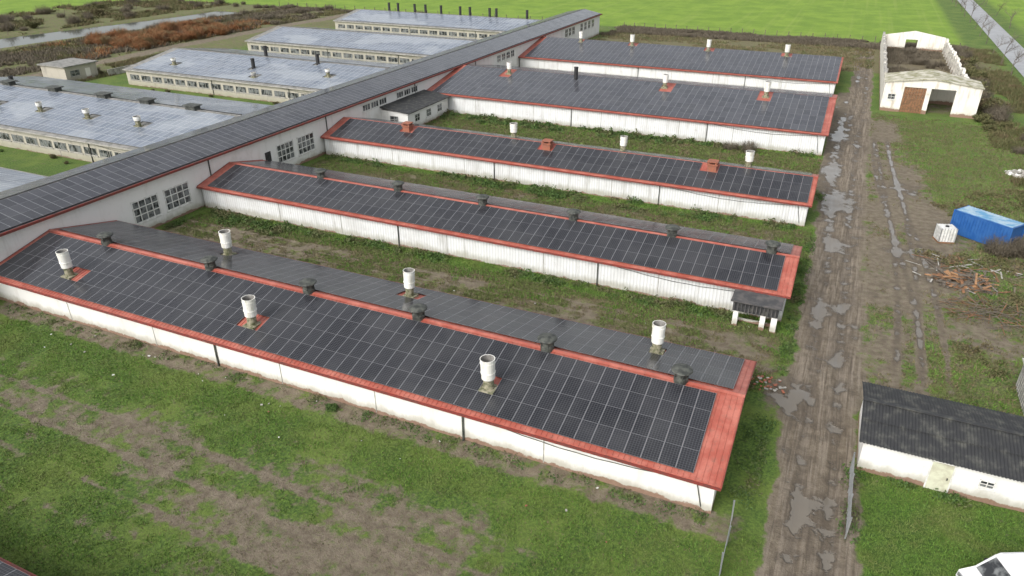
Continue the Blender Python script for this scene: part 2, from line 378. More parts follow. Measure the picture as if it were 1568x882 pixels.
def panels(mb,x0,x1,ya,za,yb,zb,me,mr_,w,rows,excl=(),lift=.13,swap=False,gapx=.02):
    L=math.hypot(yb-ya,zb-za); dy=(yb-ya)/L; dz=(zb-za)/L
    nrm=(-dz if dy>0 else dz, abs(dy)); ny,nz=nrm
    ph=(L-me-mr_)/rows; n=int((x1-x0)/w); w=(x1-x0)/n
    for i in range(n):
        for r in range(rows):
            xa=x0+i*w+gapx/2; xb=xa+w-gapx; d0=me+r*ph+.006; d1=d0+ph-.012
            xc=(xa+xb)/2; dc=(d0+d1)/2; yc=ya+dy*dc
            if any(abs(xc-e[0])<e[2] and abs(yc-e[1])<e[3] for e in excl): continue
            def pt(x,d,l):
                y=ya+dy*d+ny*l; z=za+dz*d+nz*l
                return (y,x,z) if swap else (x,y,z)
            j=[random.uniform(-.005,.005) for _ in range(3)]
            A,B,C,D=pt(xa,d0,lift+j[0]),pt(xb,d0,lift+j[1]),pt(xb,d1,lift+j[2]),pt(xa,d1,lift+j[0]+j[2]-j[1])
            a,b_,c,d_=pt(xa,d0,lift-.045),pt(xb,d0,lift-.045),pt(xb,d1,lift-.045),pt(xa,d1,lift-.045)
            flip=(dy<0)!=swap
            uv=[(0,0),(1,0),(1,1),(0,1)]
            rv=random.random()
            if flip: mb.quad(D,C,B,A,0,[uv[3],uv[2],uv[1],uv[0]],rv)
            else: mb.quad(A,B,C,D,0,uv,rv)
            o=len(mb.v)-4
            mb.add([a,b_,c,d_],[],1)
            q=o+4
            for e in ((0,1),(1,2),(2,3),(3,0)):
                s0,s1=e
                if flip: s0,s1=3-s0,3-s1
                mb.f.append((q+s0,q+s1,o+e[1],o+e[0])); mb.m.append(1)

def chimney(mb,x,y,z,h=2.3,r=.42,kind='white'):
    if kind=='white':
        r*=random.uniform(.93,1.05); M=Matrix.Translation((x,y,z))@Matrix.Rotation(random.uniform(-.03,.03),4,'X')@Matrix.Rotation(random.uniform(-.03,.03),4,'Y')
        mb.box(x-.50,x+.50,y-.50,y+.50,z-.2,z+.12,1)
        mb.cyl(0,0,[(r*.80,-.2,1),(r*.80,.80,1),(r*1.0,.86,1),(r*1.02,.90,0),(r*1.1,h-.02,0),(r*1.14,h,0),(r*1.02,h,0),(r*.98,h-.6,5),(.01,h-.6,5)],20,0,M)
        for zz in (1.3,h-.3):
            if zz<h-.1: mb.cyl(0,0,[(r*1.05,zz,0),(r*1.13,zz+.01,0),(r*1.13,zz+.05,0),(r*1.06,zz+.06,0)],20,0,M)
    elif kind=='fan':
        mb.cyl(x,y,[(.46,z-.3,3),(.46,z+.30,3),(.38,z+.34,3),(.36,z+.75,3)],18)
        mb.cyl(x,y,[(.30,z+.72,3),(.62,z+.74,3),(.68,z+.80,3),(.64,z+.88,3),(.30,z+1.02,3),(.01,z+1.05,3)],18)
        for k in range(4):
            a=k*math.pi/2+.4; mb.box(x+.42*math.cos(a)-.03,x+.42*math.cos(a)+.03,y+.42*math.sin(a)-.03,y+.42*math.sin(a)+.03,z+.1,z+.75,3)
    elif kind=='brick':
        mb.box(x-.5,x+.5,y-.5,y+.5,z-.5,z+.65,4)
        mb.box(x-.62,x+.62,y-.62,y+.62,z+.65,z+.77,4)
        for sx in(-.4,.4):
            for sy in(-.4,.4): mb.box(x+sx-.08,x+sx+.08,y+sy-.08,y+sy+.08,z+.77,z+1.0,4)
        mb.box(x-.6,x+.6,y-.6,y+.6,z+1.0,z+1.08,4)
    elif kind=='black':
        mb.cyl(x,y,[(.34,z-.5,2),(.34,z+h,2),(.38,z+h+.02,2),(.38,z+h+.2,2),(.26,z+h+.2,2),(.26,z+h-.4,2)],14)
    elif kind=='box':
        mb.box(x-.9,x+.9,y-.55,y+.55,z-.4,z+.45,3)
        mb.box(x-1.15,x+1.15,y-.8,y+.8,z+.55,z+.68,3)
        for sx in(-.8,.8):
            for sy in(-.45,.45): mb.box(x+sx-.05,x+sx+.05,y+sy-.05,y+sy+.05,z+.44,z+.56,3)
CM=[M_ch,M_moss,M_black,M_fan,M_brick,M_inner]

def barn(x0,x1,yf,yr,yb,ze,zr,wallm,roofm,trim,panm,rows,w=1.0,chs=(),mx=(.6,.8),back=True,wins=None,zeb=None,pmargin=(.35,.45),rib=.34,name='pig_barn',seams=6,oh=.35):
    root=empty(name); zeb=ze if zeb is None else zeb
    mb=MB(); a=x0+.3; c=x1-.35; f=yf+oh; g=yb-oh; sl=(zr-ze)/(yr-yf)
    zf=ze+sl*oh-.12; zg=zeb+(zr-zeb)/(yb-yr)*oh-.12; zt=zr-.12
    V=[]
    for x in(a,c): V+=[(x,f,-.3),(x,f,zf),(x,yr,zt),(x,g,zg),(x,g,-.3)]
    mb.add(V,[(0,5,6,1),(1,6,7,2),(2,7,8,3),(3,8,9,4),(0,1,2,3,4),(9,8,7,6,5)],0)
    for k in range(1,seams):
        x=a+(c-a)*k/seams+random.uniform(-2,2)
        mb.box(x-.03,x+.03,f-.025,f+.02,.1,zf-.02,1)
    for k in range(1,3):
        x=a+(c-a)*(k/3+.08); mb.box(x-.05,x+.05,f-.13,f-.03,0,zf,2)
        mb.box(x-.05,x+.05,f-.35,f-.03,zf-.12,zf-.04,2)
    mb.box(c-.02,c+.04,yr-.6,yr+.6,0,2.0,2)
    # sagging cable / conduit along the wall
    pts=[]; 
    for k in range(13): 
        t=k/12; pts.append((c-14*t-1,f-.06,zf-.25-.5*math.sin(math.pi*t)*(1 if k%2 else .92)))
    mb.tube(pts,.025,2); mb.tube([(c-1,f-.06,zf-.25),(c-.6,f-.06,.4)],.03,2)
    mb.obj('walls',[wallm,M_conc,M_fan],root)
    if wins:
        mb=MB(); nw,ww,wz0,wz1,wg=wins
        x=a+1
        while x<c-ww:
            win(mb,lambda u,o,z:(u,f-o,z),x,x+ww,wz0,wz1,3,1,0,1,.05); x+=ww+wg
        mb.obj('windows',[M_glass,M_conc],root)
    mb=MB(); roofslab(mb,x0,x1,yf,yr,yb,ze,zr,zeb,ribs=rib)
    sr=(zr-zeb)/(yb-yr)
    mb.add([(x0-.02,yr-.22,zr-.22*sl+.05),(x1+.02,yr-.22,zr-.22*sl+.05),(x1+.02,yr,zr+.07),(x0-.02,yr,zr+.07),(x0-.02,yr+.22,zr-.22*sr+.05),(x1+.02,yr+.22,zr-.22*sr+.05)],[(0,1,2,3),(3,2,5,4)],0)
    for (y,z,s) in((yf,ze,-1),(yb,zeb,1)):
        ya,yc=sorted((y+s*.003,y+s*.14)); mb.box(x0,x1,ya,yc,z-.17,z-.05,1)
    for x,s in((x0,-1),(x1,1)):
        for (ya,za,yc,zc) in((yf,ze,yr,zr),(yr,zr,yb,zeb)):
            X0,X1=sorted((x+s*.002,x+s*.03))
            mb.add([(X0,ya,za-.2),(X1,ya,za-.2),(X1,ya,za+.05),(X0,ya,za+.05),(X0,yc,zc-.2),(X1,yc,zc-.2),(X1,yc,zc+.05),(X0,yc,zc+.05)],[(0,1,2,3),(4,7,6,5),(0,4,5,1),(1,5,6,2),(2,6,7,3),(3,7,4,0)],1)
    mb.obj('roof',[roofm,M_redd if trim is M_red else M_conc],root)
    ex=[(c_[0],c_[1],.95,.95) for c_ in chs if c_[2] in('white','brick') and abs(c_[1]-yr)>.9]
    ex+=[(c_[0],c_[1],.7,.6) for c_ in chs if c_[2] in('fan','black','box')]
    mb=MB()
    panels(mb,x0+mx[0],x1-mx[1],yf,ze,yr,zr,pmargin[0],pmargin[1],w,rows,ex)
    if back: panels(mb,x0+mx[0],x1-.75,yb,zeb,yr,zr,pmargin[0],pmargin[1],w,rows,ex)
    mb.obj('solar_panels',[panm,M_pside],root)
    if chs:
        mb=MB()
        for (x,y,k,*h) in chs:
            z=ze+(y-yf)*sl if y<yr else zeb+(yb-y)*sr
            chimney(mb,x,y,z,*(h if h else (2.3,)),kind=k)
        mb.obj('roof_vents',CM,root)
    return root

fan1=[(x,38.35,'fan') for x in(-56.7,-44.6,-34.6,-24.8,-14.8,-5.8)]
w1=[(x,33.9,'white') for x in(-56,-36.4,-17)]+[(x,42.4,'white') for x in(-46.8,-28.1,-8.3)]
barn(-64.2,-1.9,31.6,38.35,45.1,2.4,4.0,M_white,M_red,M_red,M_pan,4,chs=fan1+w1,mx=(.6,1.6))
barn(-64.2,-.7,55.7,61.0,66.4,2.6,3.85,M_wrib,M_red,M_red,M_pan,3,chs=[(x,61.0,'fan') for x in(-50.9,-40.9,-30.9,-21.2,-11.7,-3)],mx=(1.3,1.1),pmargin=(.3,.35))
barn(-64.2,-.7,77.9,83.4,88.9,2.6,4.0,M_wrib,M_red,M_red,M_pan,3,chs=[(x,82.2,'brick') for x in(-52.8,-32.4,-12)]+[(x,84.3,'white',2.0) for x in(-38,-23.3,-8.3)],mx=(1.3,.5),pmargin=(.3,.2))
barn(-64.2,-.7,105.7,119.0,132.3,3.1,5.3,M_wrib,M_red,M_red,M_panm,7,chs=[(x,117.0,k,h) for x,k,h in((-53.6,'white',2.0),(-41.3,'black',1.9),(-26.2,'white',2.1),(-10.6,'white',2.3))],mx=(1.3,1.0),pmargin=(.25,.15))
barn(-64.2,-1.2,144.8,157.9,171,2.7,5.0,M_wrib,M_red,M_red,M_panm,7,chs=[(x,156.2,'white',2.3) for x in(-54.3,-42.8,-26.8,-11.5)],mx=(1.3,.3),pmargin=(.25,.15))
barn(-64.2,-2.0,-1.1,5.6,12.3,2.4,4.0,M_white,M_red,M_red,M_pan,4,mx=(.6,1.6),pmargin=(.12,.45))
WN=(0,2.4,1.1,2.1,.55)
L=dict(roofm=M_asb,trim=M_conc,panm=M_panb,wallm=M_grey,wins=WN,rib=0,pmargin=(.6,.6))
barn(-136,-74.1,24,37,50.3,3,5,rows=7,chs=[(-83.5,44,'white',1.4)],mx=(2,1.5),**L)
barn(-137,-74.1,62,75,88,3,5,rows=7,chs=[(x,75,'box') for x in(-124,-113,-102,-93,-84)]+[(x,68,'white',1.4) for x in(-107,-97,-87,-117)]+[(-128,78,'black',.8)],mx=(2,1.5),**L)
barn(-128,-74.1,99.5,112.5,125.5,3,5,rows=7,chs=[(-119,104,'white',1.3),(-104,113,'black',1.8),(-101,106,'black',1.7),(-97.5,102,'white',1.0),(-90,111,'black',1.7),(-84,106,'white',1.3)],mx=(2,1.5),**L)
barn(-131,-74.1,136,148,160,3,4.8,rows=6,chs=[],mx=(2,1.5),**L)
barn(-134,-74.1,174,185.5,197,3,4.8,rows=6,chs=[(x,186,'black',2.1) for x in(-123,-120,-114.5,-111,-106,-100,-97,-91,-89,-80)],mx=(2,1.5),**L)

# ------------------------------------------------------------------ corridor
root=empty('connecting_corridor_building')
cx0,cx1,cr=-73.8,-63.8,-68.8; ze,zr=5.4,6.4; cy0,cy1=-40,200
mb=MB(); V=[]
for y in(cy0+.3,cy1-.3): V+=[(cx1-.5,y,-.3),(cx1-.5,y,ze+.0-.05),(cr,y,zr-.15),(cx0+.5,y,ze-.05),(cx0+.5,y,-.3)]
mb.add(V,[(0,1,6,5),(1,2,7,6),(2,3,8,7),(3,4,9,8),(4,3,2,1,0),(5,6,7,8,9)],0)
XW=cx1-.5
for y in(58,79.5,103,125,160): mb.box(XW+.003,XW+.12,y-.05,y+.05,0,ze-.1,1)
mb.obj('walls',[M_white,M_fan],root)
mb=MB()
V=[]
for y in(cy0,cy1): V+=[(cx1,y,ze),(cr,y,zr),(cx0,y,ze),(cx0,y,ze-.12),(cr,y,zr-.12),(cx1,y,ze-.12)]
mb.add(V,[(0,1,7,6),(1,2,8,7),(2,3,9,8),(3,4,10,9),(4,5,11,10),(5,0,6,11),(0,5,4,1),(1,4,3,2),(6,7,10,11),(7,8,9,10)],2)
mb.box(cx1+.002,cx1+.15,cy0,cy1,ze-.2,ze+.03,1); mb.box(cx0-.15,cx0-.002,cy0,cy1,ze-.2,ze-.03,1)
mb.add([(cr-.25,cy0,zr+.0),(cr,cy0,zr+.08),(cr+.25,cy0,zr+.0),(cr-.25,cy1,zr+.0),(cr,cy1,zr+.08),(cr+.25,cy1,zr+.0)],[(0,1,4,3),(1,2,5,4)],2)
mb.obj('roof',[M_red,M_redd,M_dkroof],root)
mb=MB()
panels(mb,10,199.3,cx1,ze,cr,zr,.18,.2,1.0,3,swap=True,gapx=.02)
panels(mb,10,199.3,cx0,ze,cr,zr,.18,.2,1.0,3,swap=True,gapx=.02)
mb.obj('solar_panels',[M_panm,M_pside],root)
mb=MB(); mp=lambda u,o,z:(XW+o,u,z)
for y0,y1,z0,z1,nu,nz in((47.2,50.4,1.2,3.5,4,3),(51.3,54.6,1.2,3.5,4,3),(69.2,72.3,1.3,3.6,4,3),(73.2,76.5,1.3,3.6,4,3)): win(mb,mp,y0,y1,z0,z1,nu,nz,0,1,.15)
for y in(88.2,90.4,92.6,97.5,99.7,101.9): win(mb,mp,y,y+1.9,3.7,4.6,3,1,0,1,.1)
for y in(134.5,136.7,138.9,141.1): win(mb,mp,y,y+1.7,3.2,4.5,2,2,0,1,.1)
for y in(173,175.5,178,184,187,190,193): win(mb,mp,y,y+1.8,2.8,4.6,2,2,0,1,.12)
mb.box(XW+.003,XW+.05,67.0,68.0,0,3.3,2)
mb.obj('windows',[M_glass,M_frame,M_black],root)
root=empty('corridor_annex')
mb=MB(); mb.box(XW,-59.6,93,105.5,-.2,2.9,0); mb.obj('walls',[M_white],root)
mb=MB(); mb.add([(XW,92.6,3.5),(-59.1,92.6,2.95),(-59.1,105.9,2.95),(XW,105.9,3.5),(XW,92.6,3.35),(-59.1,92.6,2.83),(-59.1,105.9,2.83),(XW,105.9,3.35)],[(0,1,2,3),(7,6,5,4),(0,4,5,1),(1,5,6,2),(2,6,7,3)],0); mb.obj('roof',[M_darkasb],root)
mb=MB()
for y in(95,98.5,102): win(mb,lambda u,o,z:(-59.6+o,u,z),y,y+1.4,1.1,2.2,2,2,0,1)
win(mb,lambda u,o,z:(u,93-o,z),-62.8,-61.3,1.1,2.2,2,2,0,1)
mb.obj('windows',[M_glass,M_frame],root)

root=empty('ventilation_porch')
mb=MB(); mb.box(-4.8,-1.3,53.7,56.0,1.45,2.35,0)
for k in range(12): mb.box(-4.75+k*.29,-4.65+k*.29,53.6,53.7,1.5,2.3,1)
mb.box(-5,-1.1,53.4,56.0,2.36,2.46,1)
for x in(-4.7,-2.6): mb.box(x,x+.4,53.75,54.15,-.2,1.45,2)
mb.box(-1.75,-1.3,53.75,54.15,-.2,1.45,2); mb.box(-4.6,-1.4,54.6,54.75,.1,.35,2)
mb.obj('louvre_box_and_posts',[M_darkasb,M_dkroof,M_white],root)

# ------------------------------------------------------------------ white shed lower right
root=empty('white_shed')
mb=MB(); V=[]
for x in(5.1,24): V+=[(x,39.35,-.3),(x,39.35,2.2),(x,42.3,2.85),(x,45,2.4),(x,45,-.3)]
mb.add(V,[(0,5,6,1),(1,6,7,2),(2,7,8,3),(3,8,9,4),(0,1,2,3,4),(9,8,7,6,5)],0); mb.obj('walls',[M_white],root)
mb=MB()
def corr(mb,x0,x1,ya,za,yb,zb,p=.18,h=.05,m=0):
    n=int((x1-x0)/p*6); V=[]
    for i in range(n+1):
        x=x0+(x1-x0)*i/n; d=h*.5*math.cos(2*math.pi*(x-x0)/p); V+=[(x,ya,za+d),(x,yb,zb+d)]
    for i in range(n+1):
        x=x0+(x1-x0)*i/n; d=h*.5*math.cos(2*math.pi*(x-x0)/p)-.02; V+=[(x,ya,za+d),(x,yb,zb+d)]
    o=2*(n+1)
    F=[(2*i,2*i+2,2*i+3,2*i+1) for i in range(n)]+[(o+2*i,o+2*i+1,o+2*i+3,o+2*i+2) for i in range(n)]+[(2*i,o+2*i,o+2*i+2,2*i+2) for i in range(n)]
    mb.add(V,F,m)
corr(mb,4.8,24.3,38.95,2.32,40.9,2.75); corr(mb,4.8,24.3,40.75,2.79,42.4,3.09)
corr(mb,4.8,24.3,45.4,2.52,43.8,2.86); corr(mb,4.8,24.3,43.9,2.89,42.4,3.12)
mb.box(4.8,24.3,42.25,42.55,3.12,3.19,0)
mb.obj('roof',[M_darkasb],root)
mb=MB(); mb.box(8.8,9.9,39.3,39.345,.0,1.95,0); mb.box(8.72,8.80,39.28,39.345,0,2.03,1); mb.box(9.9,9.98,39.28,39.345,0,2.03,1)
mb.box(9.7,9.76,39.26,39.3,.9,1.05,2)
M_door=simple('pale_green_door',(.66,.67,.52),(.5,.48,.36),2,.6)
mb.obj('door',[M_door,M_frame,M_black],root)
mb=MB(); win(mb,lambda u,o,z:(u,39.35-o,z),11.3,12.0,1.05,1.5,2,2,0,1); win(mb,lambda u,o,z:(u,39.35-o,z),15.3,16.3,1.05,1.6,2,2,0,1); mb.obj('windows',[M_glass,M_frame],root)
root=empty('grey_garage'); mb=MB(); mb.box(15.2,18,49.5,53.5,-.2,2.1,0); mb.box(15.05,18.15,49.3,53.7,2.103,2.2,1)
for k in range(10): mb.box(15.16,15.195,49.6+k*.4,49.66+k*.4,.05,2.08,1)
mb.box(15.5,17.6,49.44,49.495,0,1.9,1); mb.obj('garage_body',[M_alu,M_conc],root)

# ------------------------------------------------------------------ ruin
root=empty('roofless_ruin')
mb=MB(); y0,y1=138,138.4
mb.box(6.2,9.2,y0,y1,-.2,4.2,0); mb.box(12.5,13.2,y0,y1,-.2,4.2,0); mb.box(16.8,20.4,y0,y1,-.2,4.2,0); mb.box(6.2,20.4,y0,y1,4.2,4.8,0)
mb.add([(6.2,y0,4.8),(20.4,y0,4.8),(13.3,y0,5.7),(6.2,y1,4.8),(20.4,y1,4.8),(13.3,y1,5.7)],[(0,1,2),(5,4,3),(0,2,5,3),(2,1,4,5)],0)
mb.box(6.2,6.6,y1,208,-.2,3.8,0); mb.box(20.0,20.4,y1,208,-.2,2.8,0)
for k in range(15):
    y=147+k*4.1; mb.box(6.6,6.9,y,y+.4,-.2,3.6+random.uniform(-.3,.6),1); mb.box(19.7,20.0,y,y+.4,-.2,2.6+random.uniform(-.4,.5),1)
    L_=random.uniform(1,3.5); mb.box(6.15,6.65,y,y+L_,3.803,3.8+random.uniform(.1,.45),1); mb.box(19.95,20.45,y,y+L_*.8,2.803,2.8+random.uniform(.1,.7),0)
mb.box(6.6,11.6,207.6,208,-.2,3.2,0); mb.box(14.2,20,207.6,208,-.2,3.2,0); mb.box(11.6,14.2,207.6,208,2.4,3.2,0)
mb.add([(6.6,207.6,3.2),(20,207.6,3.2),(13.2,207.6,4.4),(6.6,208,3.2),(20,208,3.2),(13.2,208,4.4)],[(0,1,2),(5,4,3),(0,2,5,3),(2,1,4,5)],0)
mb.box(6.6,20,147,147.35,-.2,3.8,0)
mb.obj('walls',[M_ruin,M_conc],root)
M_mossroof=simple('mossy_roof',(.62,.59,.50),(.26,.25,.14),.8,.85,.3)
mb=MB(); mb.add([(6.0,137.7,4.9),(13.3,137.7,5.85),(20.6,137.7,4.9),(6.0,145,4.9),(13.3,147,5.85),(20.6,144,4.9)]+[(6.0,137.7,4.8),(13.3,137.7,5.72),(20.6,137.7,4.8),(6.0,145,4.8),(13.3,147,5.72),(20.6,144,4.8)],
  [(0,1,4,3),(1,2,5,4),(6,9,10,7),(7,10,11,8),(0,6,7,1),(1,7,8,2),(3,4,10,9),(4,5,11,10),(0,3,9,6),(2,8,11,5)],0)
mb.obj('roof_remnant',[M_mossroof],root)
mb=MB(); 
for k in range(8): mb.box(9.25+k*.41,9.62+k*.41,138.1,138.16,.02,4.1,0)
mb.box(9.25,12.45,138.04,138.1,1.0,1.15,0); mb.box(9.25,12.45,138.04,138.1,3.0,3.15,0)
mb.obj('wooden_gate',[M_wood],root)
mb=MB(); win(mb,lambda u,o,z:(u,138-o,z),7.0,8.1,2.0,2.9,2,2,0,1); mb.obj('window',[M_glass,M_frame],root)

root=empty('brick_hut'); mb=MB(); mb.box(-147,-140,96,103,-.2,2.9,0); mb.obj('walls',[M_grey],root)
mb=MB(); mb.box(-147.4,-139.6,95.6,103.4,2.903,3.1,0); mb.obj('flat_roof',[M_asb],root)
mb=MB(); win(mb,lambda u,o,z:(-140+o,u,z),97,99,1,2.1,2,2,0,1); mb.box(-139.99,-139.93,100.3,101.4,0,2.1,2); mb.obj('door_and_window',[M_glass,M_conc,M_ruin],root)
mb=MB()
for k in range(14): mb.box(-138.5+k*.02,-138.3+k*.02,104+k*1.4,105.3+k*1.4,0,1.3,0)
mb.obj('concrete_fence',[M_conc])

# ------------------------------------------------------------------ blue container
root=empty('blue_shipping_container'); root.location=(16.0,82.2,0); root.rotation_euler=(0,0,math.radians(-36))
M_blue=simple('blue_paint',(.015,.09,.30),(.03,.12,.34),1.5,.45); M_bluetop=simple('blue_roof_worn',(.12,.32,.52),(.42,.54,.62),.8,.5)
mb=MB(); mb.box(-2.9,2.9,-1.15,1.15,.1,2.45,0); mb.box(-2.95,2.95,-1.2,1.2,2.453,2.56,0); mb.box(-2.8,2.8,-1.05,1.05,2.563,2.6,1)
for k in range(19):
    x=-2.75+k*.3; mb.box(x,x+.14,-1.2,-1.152,.25,2.35,0); mb.box(x,x+.14,1.152,1.2,.25,2.35,0); mb.box(x,x+.1,-1.05,1.05,2.602,2.63,1)
for x in(-2.98,2.83):
    for y in(-1.23,1.08): mb.box(x,x+.15,y,y+.15,0,2.6,0)
for y in(-.8,-.3,.3,.8): mb.box(-2.96,-2.91,y,y+.04,.2,2.4,2)
mb.obj('container_body',[M_blue,M_bluetop,M_alu],root)
root=empty('white_water_tank'); root.location=(12.3,80.3,0); root.rotation_euler=(0,0,.3)
mb=MB(); mb.box(-.75,.75,-.7,.7,.15,1.55,0); mb.cyl(0,0,[(.18,1.55),(.18,1.66),(.01,1.66)],12,1)
for k in range(6):
    for s in(-1,1):
        x=-.75+k*.28; mb.box(x,x+.04,s*.72-.02,s*.72+.02,.15,1.6,2)
        y=-.7+k*.26; mb.box(s*.77-.02,s*.77+.02,y,y+.04,.15,1.6,2)
mb.box(-.8,.8,-.75,.75,0,.14,3)
mb.obj('tank_and_cage',[M_frame,M_black,M_alu,M_wood],root)

def pile(name,cx,cy,R,n,mat,L=(.8,2.4),t=(.05,.16),H=.7):
    mb=MB()
    for k in range(n):
        r=R*math.sqrt(random.random()); a=random.random()*6.28; z=H*(1-r/R)*random.random()+.08
        M=Matrix.Translation((cx+r*math.cos(a),cy+r*.8*math.sin(a),z))@Matrix.Rotation(random.random()*6.28,4,'Z')@Matrix.Rotation(random.uniform(-.3,.3),4,'Y')
        l=random.uniform(*L)/2; w=random.uniform(*t); mb.box(-l,l,-w,w,-w*.4,w*.4,random.randrange(len(mat)),M)
    return mb.obj(name,mat)
M_wood2=simple('fresh_wood',(.42,.23,.11),(.30,.17,.09),3,.8)
pile('wood_pile',13.3,70.3,2.3,120,[M_wood,M_wood2,M_bark,M_bark],L=(.6,2.6),t=(.04,.13),H=.9)
pile('scattered_planks',13.8,72.5,5,110,[M_wood,M_bark,M_twig,M_conc],L=(.3,2.2),t=(.02,.07),H=.25)
pile('branch_pile',14.5,64.5,3.4,150,[M_bark,M_wood,M_twig],L=(.6,2.5),t=(.015,.04),H=.35)
pile('rubble_pile',23,108,1.8,120,[M_conc,M_frame],L=(.2,.6),t=(.1,.25),H=.7)
pile('brick_rubble',-.9,46.3,1.3,40,[M_brick,M_conc],L=(.1,.3),t=(.05,.1),H=.12)

# ------------------------------------------------------------------ fences
def fence(name,pts,h=1.4,step=2.5,mat=M_fan,wires=4,mesh=False,pr=.04):
    mb=MB()
    for (a,b) in zip(pts[:-1],pts[1:]):
        a=Vector((*a,0));b=Vector((*b,0)); L=(b-a).length; n=max(1,round(L/step)); ang=math.atan2(b.y-a.y,b.x-a.x)
        for i in range(n+1):
            p=a.lerp(b,i/n); hh=h*random.uniform(.95,1.08)
            mb.box(-pr,pr,-pr,pr,-.3,hh,0,Matrix.Translation(p)@Matrix.Rotation(ang,4,'Z')@Matrix.Rotation(random.uniform(-.04,.04),4,'X'))
        M=Matrix.Translation(a)@Matrix.Rotation(ang,4,'Z')
        for w in range(wires):
            z=h*(w+.6)/wires; mb.box(0,L,-.008,.008,z-.01,z+.01,0,M)
        if mesh:
            k=int(L/.14)
            for i in range(k): mb.box(i*.14,i*.14+.016,-.008,.008,.05,h-.05,0,M)
    return mb.obj(name,[mat])
fence('metal_fence',[(-1.1,32.0),(-.95,24)],1.5,2,M_alu,6,True)
fence('metal_fence',[(4.75,38.9),(4.7,33.2)],1.5,1.9,M_alu,5,True)
fence('field_fence',[(-62,216),(5,216.6),(24,214)],1.5,3,M_bark,4,False,.08)
fence('field_fence',[(-190,217),(-76,217)],1.5,4,M_bark,3,False,.08)

# ------------------------------------------------------------------ van
root=empty('white_van'); root.location=(12.45,32.45,0); root.rotation_euler=(0,0,math.radians(205))
M_van=simple('white_car_paint',(.82,.82,.82),(.76,.76,.75),1,.25)
mb=MB()
side=[(-2.5,.35),(2.35,.35),(2.55,.6),(2.5,1.0),(1.75,1.25),(1.0,2.05),(.75,2.2),(-2.35,2.25),(-2.5,2.1)]
def ext(mb,prof,ys,m):
    n=len(prof); V=[]
    for (y,sc) in ys: V+=[(x,y,z-(0 if abs(y)<.9 else (.06 if z>2 else 0))) for x,z in prof]
    F=[]
    for k in range(len(ys)-1):
        for i in range(n):
            j=(i+1)%n; F.append((k*n+i,k*n+j,(k+1)*n+j,(k+1)*n+i))
    F.append(tuple(range(n))[::-1]); F.append(tuple((len(ys)-1)*n+i for i in range(n)))
    mb.add(V,F,m)
ext(mb,side,[(-.95,1),(-.82,1),(.82,1),(.95,1)],0)
mb.obj('body',[M_van],root)
mb=MB()
mb.quad((1.78,-.8,1.27),(1.78,.8,1.27),(1.05,.74,2.03),(1.05,-.74,2.03),0)
for v in range(len(mb.v)): x,y,z=mb.v[v]; mb.v[v]=(x+.03,y,z+.03)
for s in(-1,1):
    y=s*.956; mb.quad((1.45,y,1.3),(.3,y,1.3),(.3,y,1.95),(.9,y,1.95),0)
    mb.quad((.15,y,1.3),(-1.9,y,1.3),(-1.9,y,1.95),(.15,y,1.95),0)
mb.obj('windows',[M_glass],root)
mb=MB()
for x in(-1.6,1.6):
    for s in(-1,1):
        M=Matrix.Translation((x,s*.86,.34))@Matrix.Rotation(math.pi/2,4,'X')
        mb.cyl(0,0,[(.01,-.13,1),(.2,-.13,1),(.22,-.12,0),(.34,-.11,0),(.34,.11,0),(.22,.12,0),(.2,.13,1),(.01,.13,1)],20,0,M)
mb.box(2.5,2.6,-.85,.85,.4,.62,0); 
for s in(-1,1): mb.box(1.15,1.3,s*.97-.02+s*.12,s*.97+.02+s*.12,1.35,1.6,0); mb.box(2.45,2.58,s*.7-.15,s*.7+.15,.75,.95,1)
mb.obj('wheels_bumper_mirrors',[M_black,M_alu],root)

# ------------------------------------------------------------------ vegetation
def gz(x,y):
    s,d,w,f,r=masks(x,y); return height(x,y,s,r),s,d,w,f,r
def scatter(n,x0,x1,y0,y1):
    return rng.uniform(x0,x1,n),rng.uniform(y0,y1,n)
def inside_barn(x,y):
    a=(x>-64.5)&(x<-2.3)&(((y>31.9)&(y<44.8))|((y<12))); 
    a|=(x>-64.5)&(x<-1)&(((y>56)&(y<66.1))|((y>78.2)&(y<88.6))|((y>106)&(y<132))|((y>145)&(y<170.6)))
    a|=(x>4.9)&(y>39.2)&(y<45.1); a|=(x<-64.3)&(x>-74.5)
    return a
def grasspatch(name,n,rx,ry,h,w,mat,thr=.45,dryonly=False,soilok=False):
    x,y=scatter(n,*rx,*ry); z,s,d,we_,f,r=gz(x,y)
    pn=fbm(x*.9,y*.9,61,4)
    k=((s+(pn-.5)*1.1<thr)|soilok)&(r<.25)&~inside_barn(x,y)
    if dryonly: k&=(d+(pn-.5)>.38)
    x,y,z=x[k],y[k],z[k]; p=np.stack([x,y,z-.01],1)
    cl=.5+fbm(x*1.7,y*1.7,77,3)
    return cloud(name,blades(p,h*cl*rng.uniform(.5,1.2,len(x)),w,.5),3,mat)
grasspatch('grass',180000,(-60,16),(12,31.4),.14,.05,M_grass,.36)
grasspatch('dry_grass',45000,(-60,4),(12,31.4),.10,.05,M_dry,.9)
grasspatch('grass',60000,(4.6,26),(26,39.2),.14,.055,M_grass,.5)
grasspatch('grass',80000,(-63,0),(45,56),.18,.08,M_grass,.40)
grasspatch('dry_grass',70000,(-63,0),(45.2,56),.18,.06,M_dry,.62,True)
grasspatch('grass',60000,(-63,0),(66.3,78),.2,.1,M_grass,.40)
grasspatch('dry_grass',60000,(-63,0),(66.3,78),.22,.08,M_dry,.7,True)
grasspatch('grass',60000,(-63,0),(89,106),.22,.12,M_grass,.42)
grasspatch('dry_grass',60000,(-63,0),(89,106),.27,.1,M_dry,.7,True)
grasspatch('grass',55000,(5,32),(45,135),.2,.1,M_grass,.38)
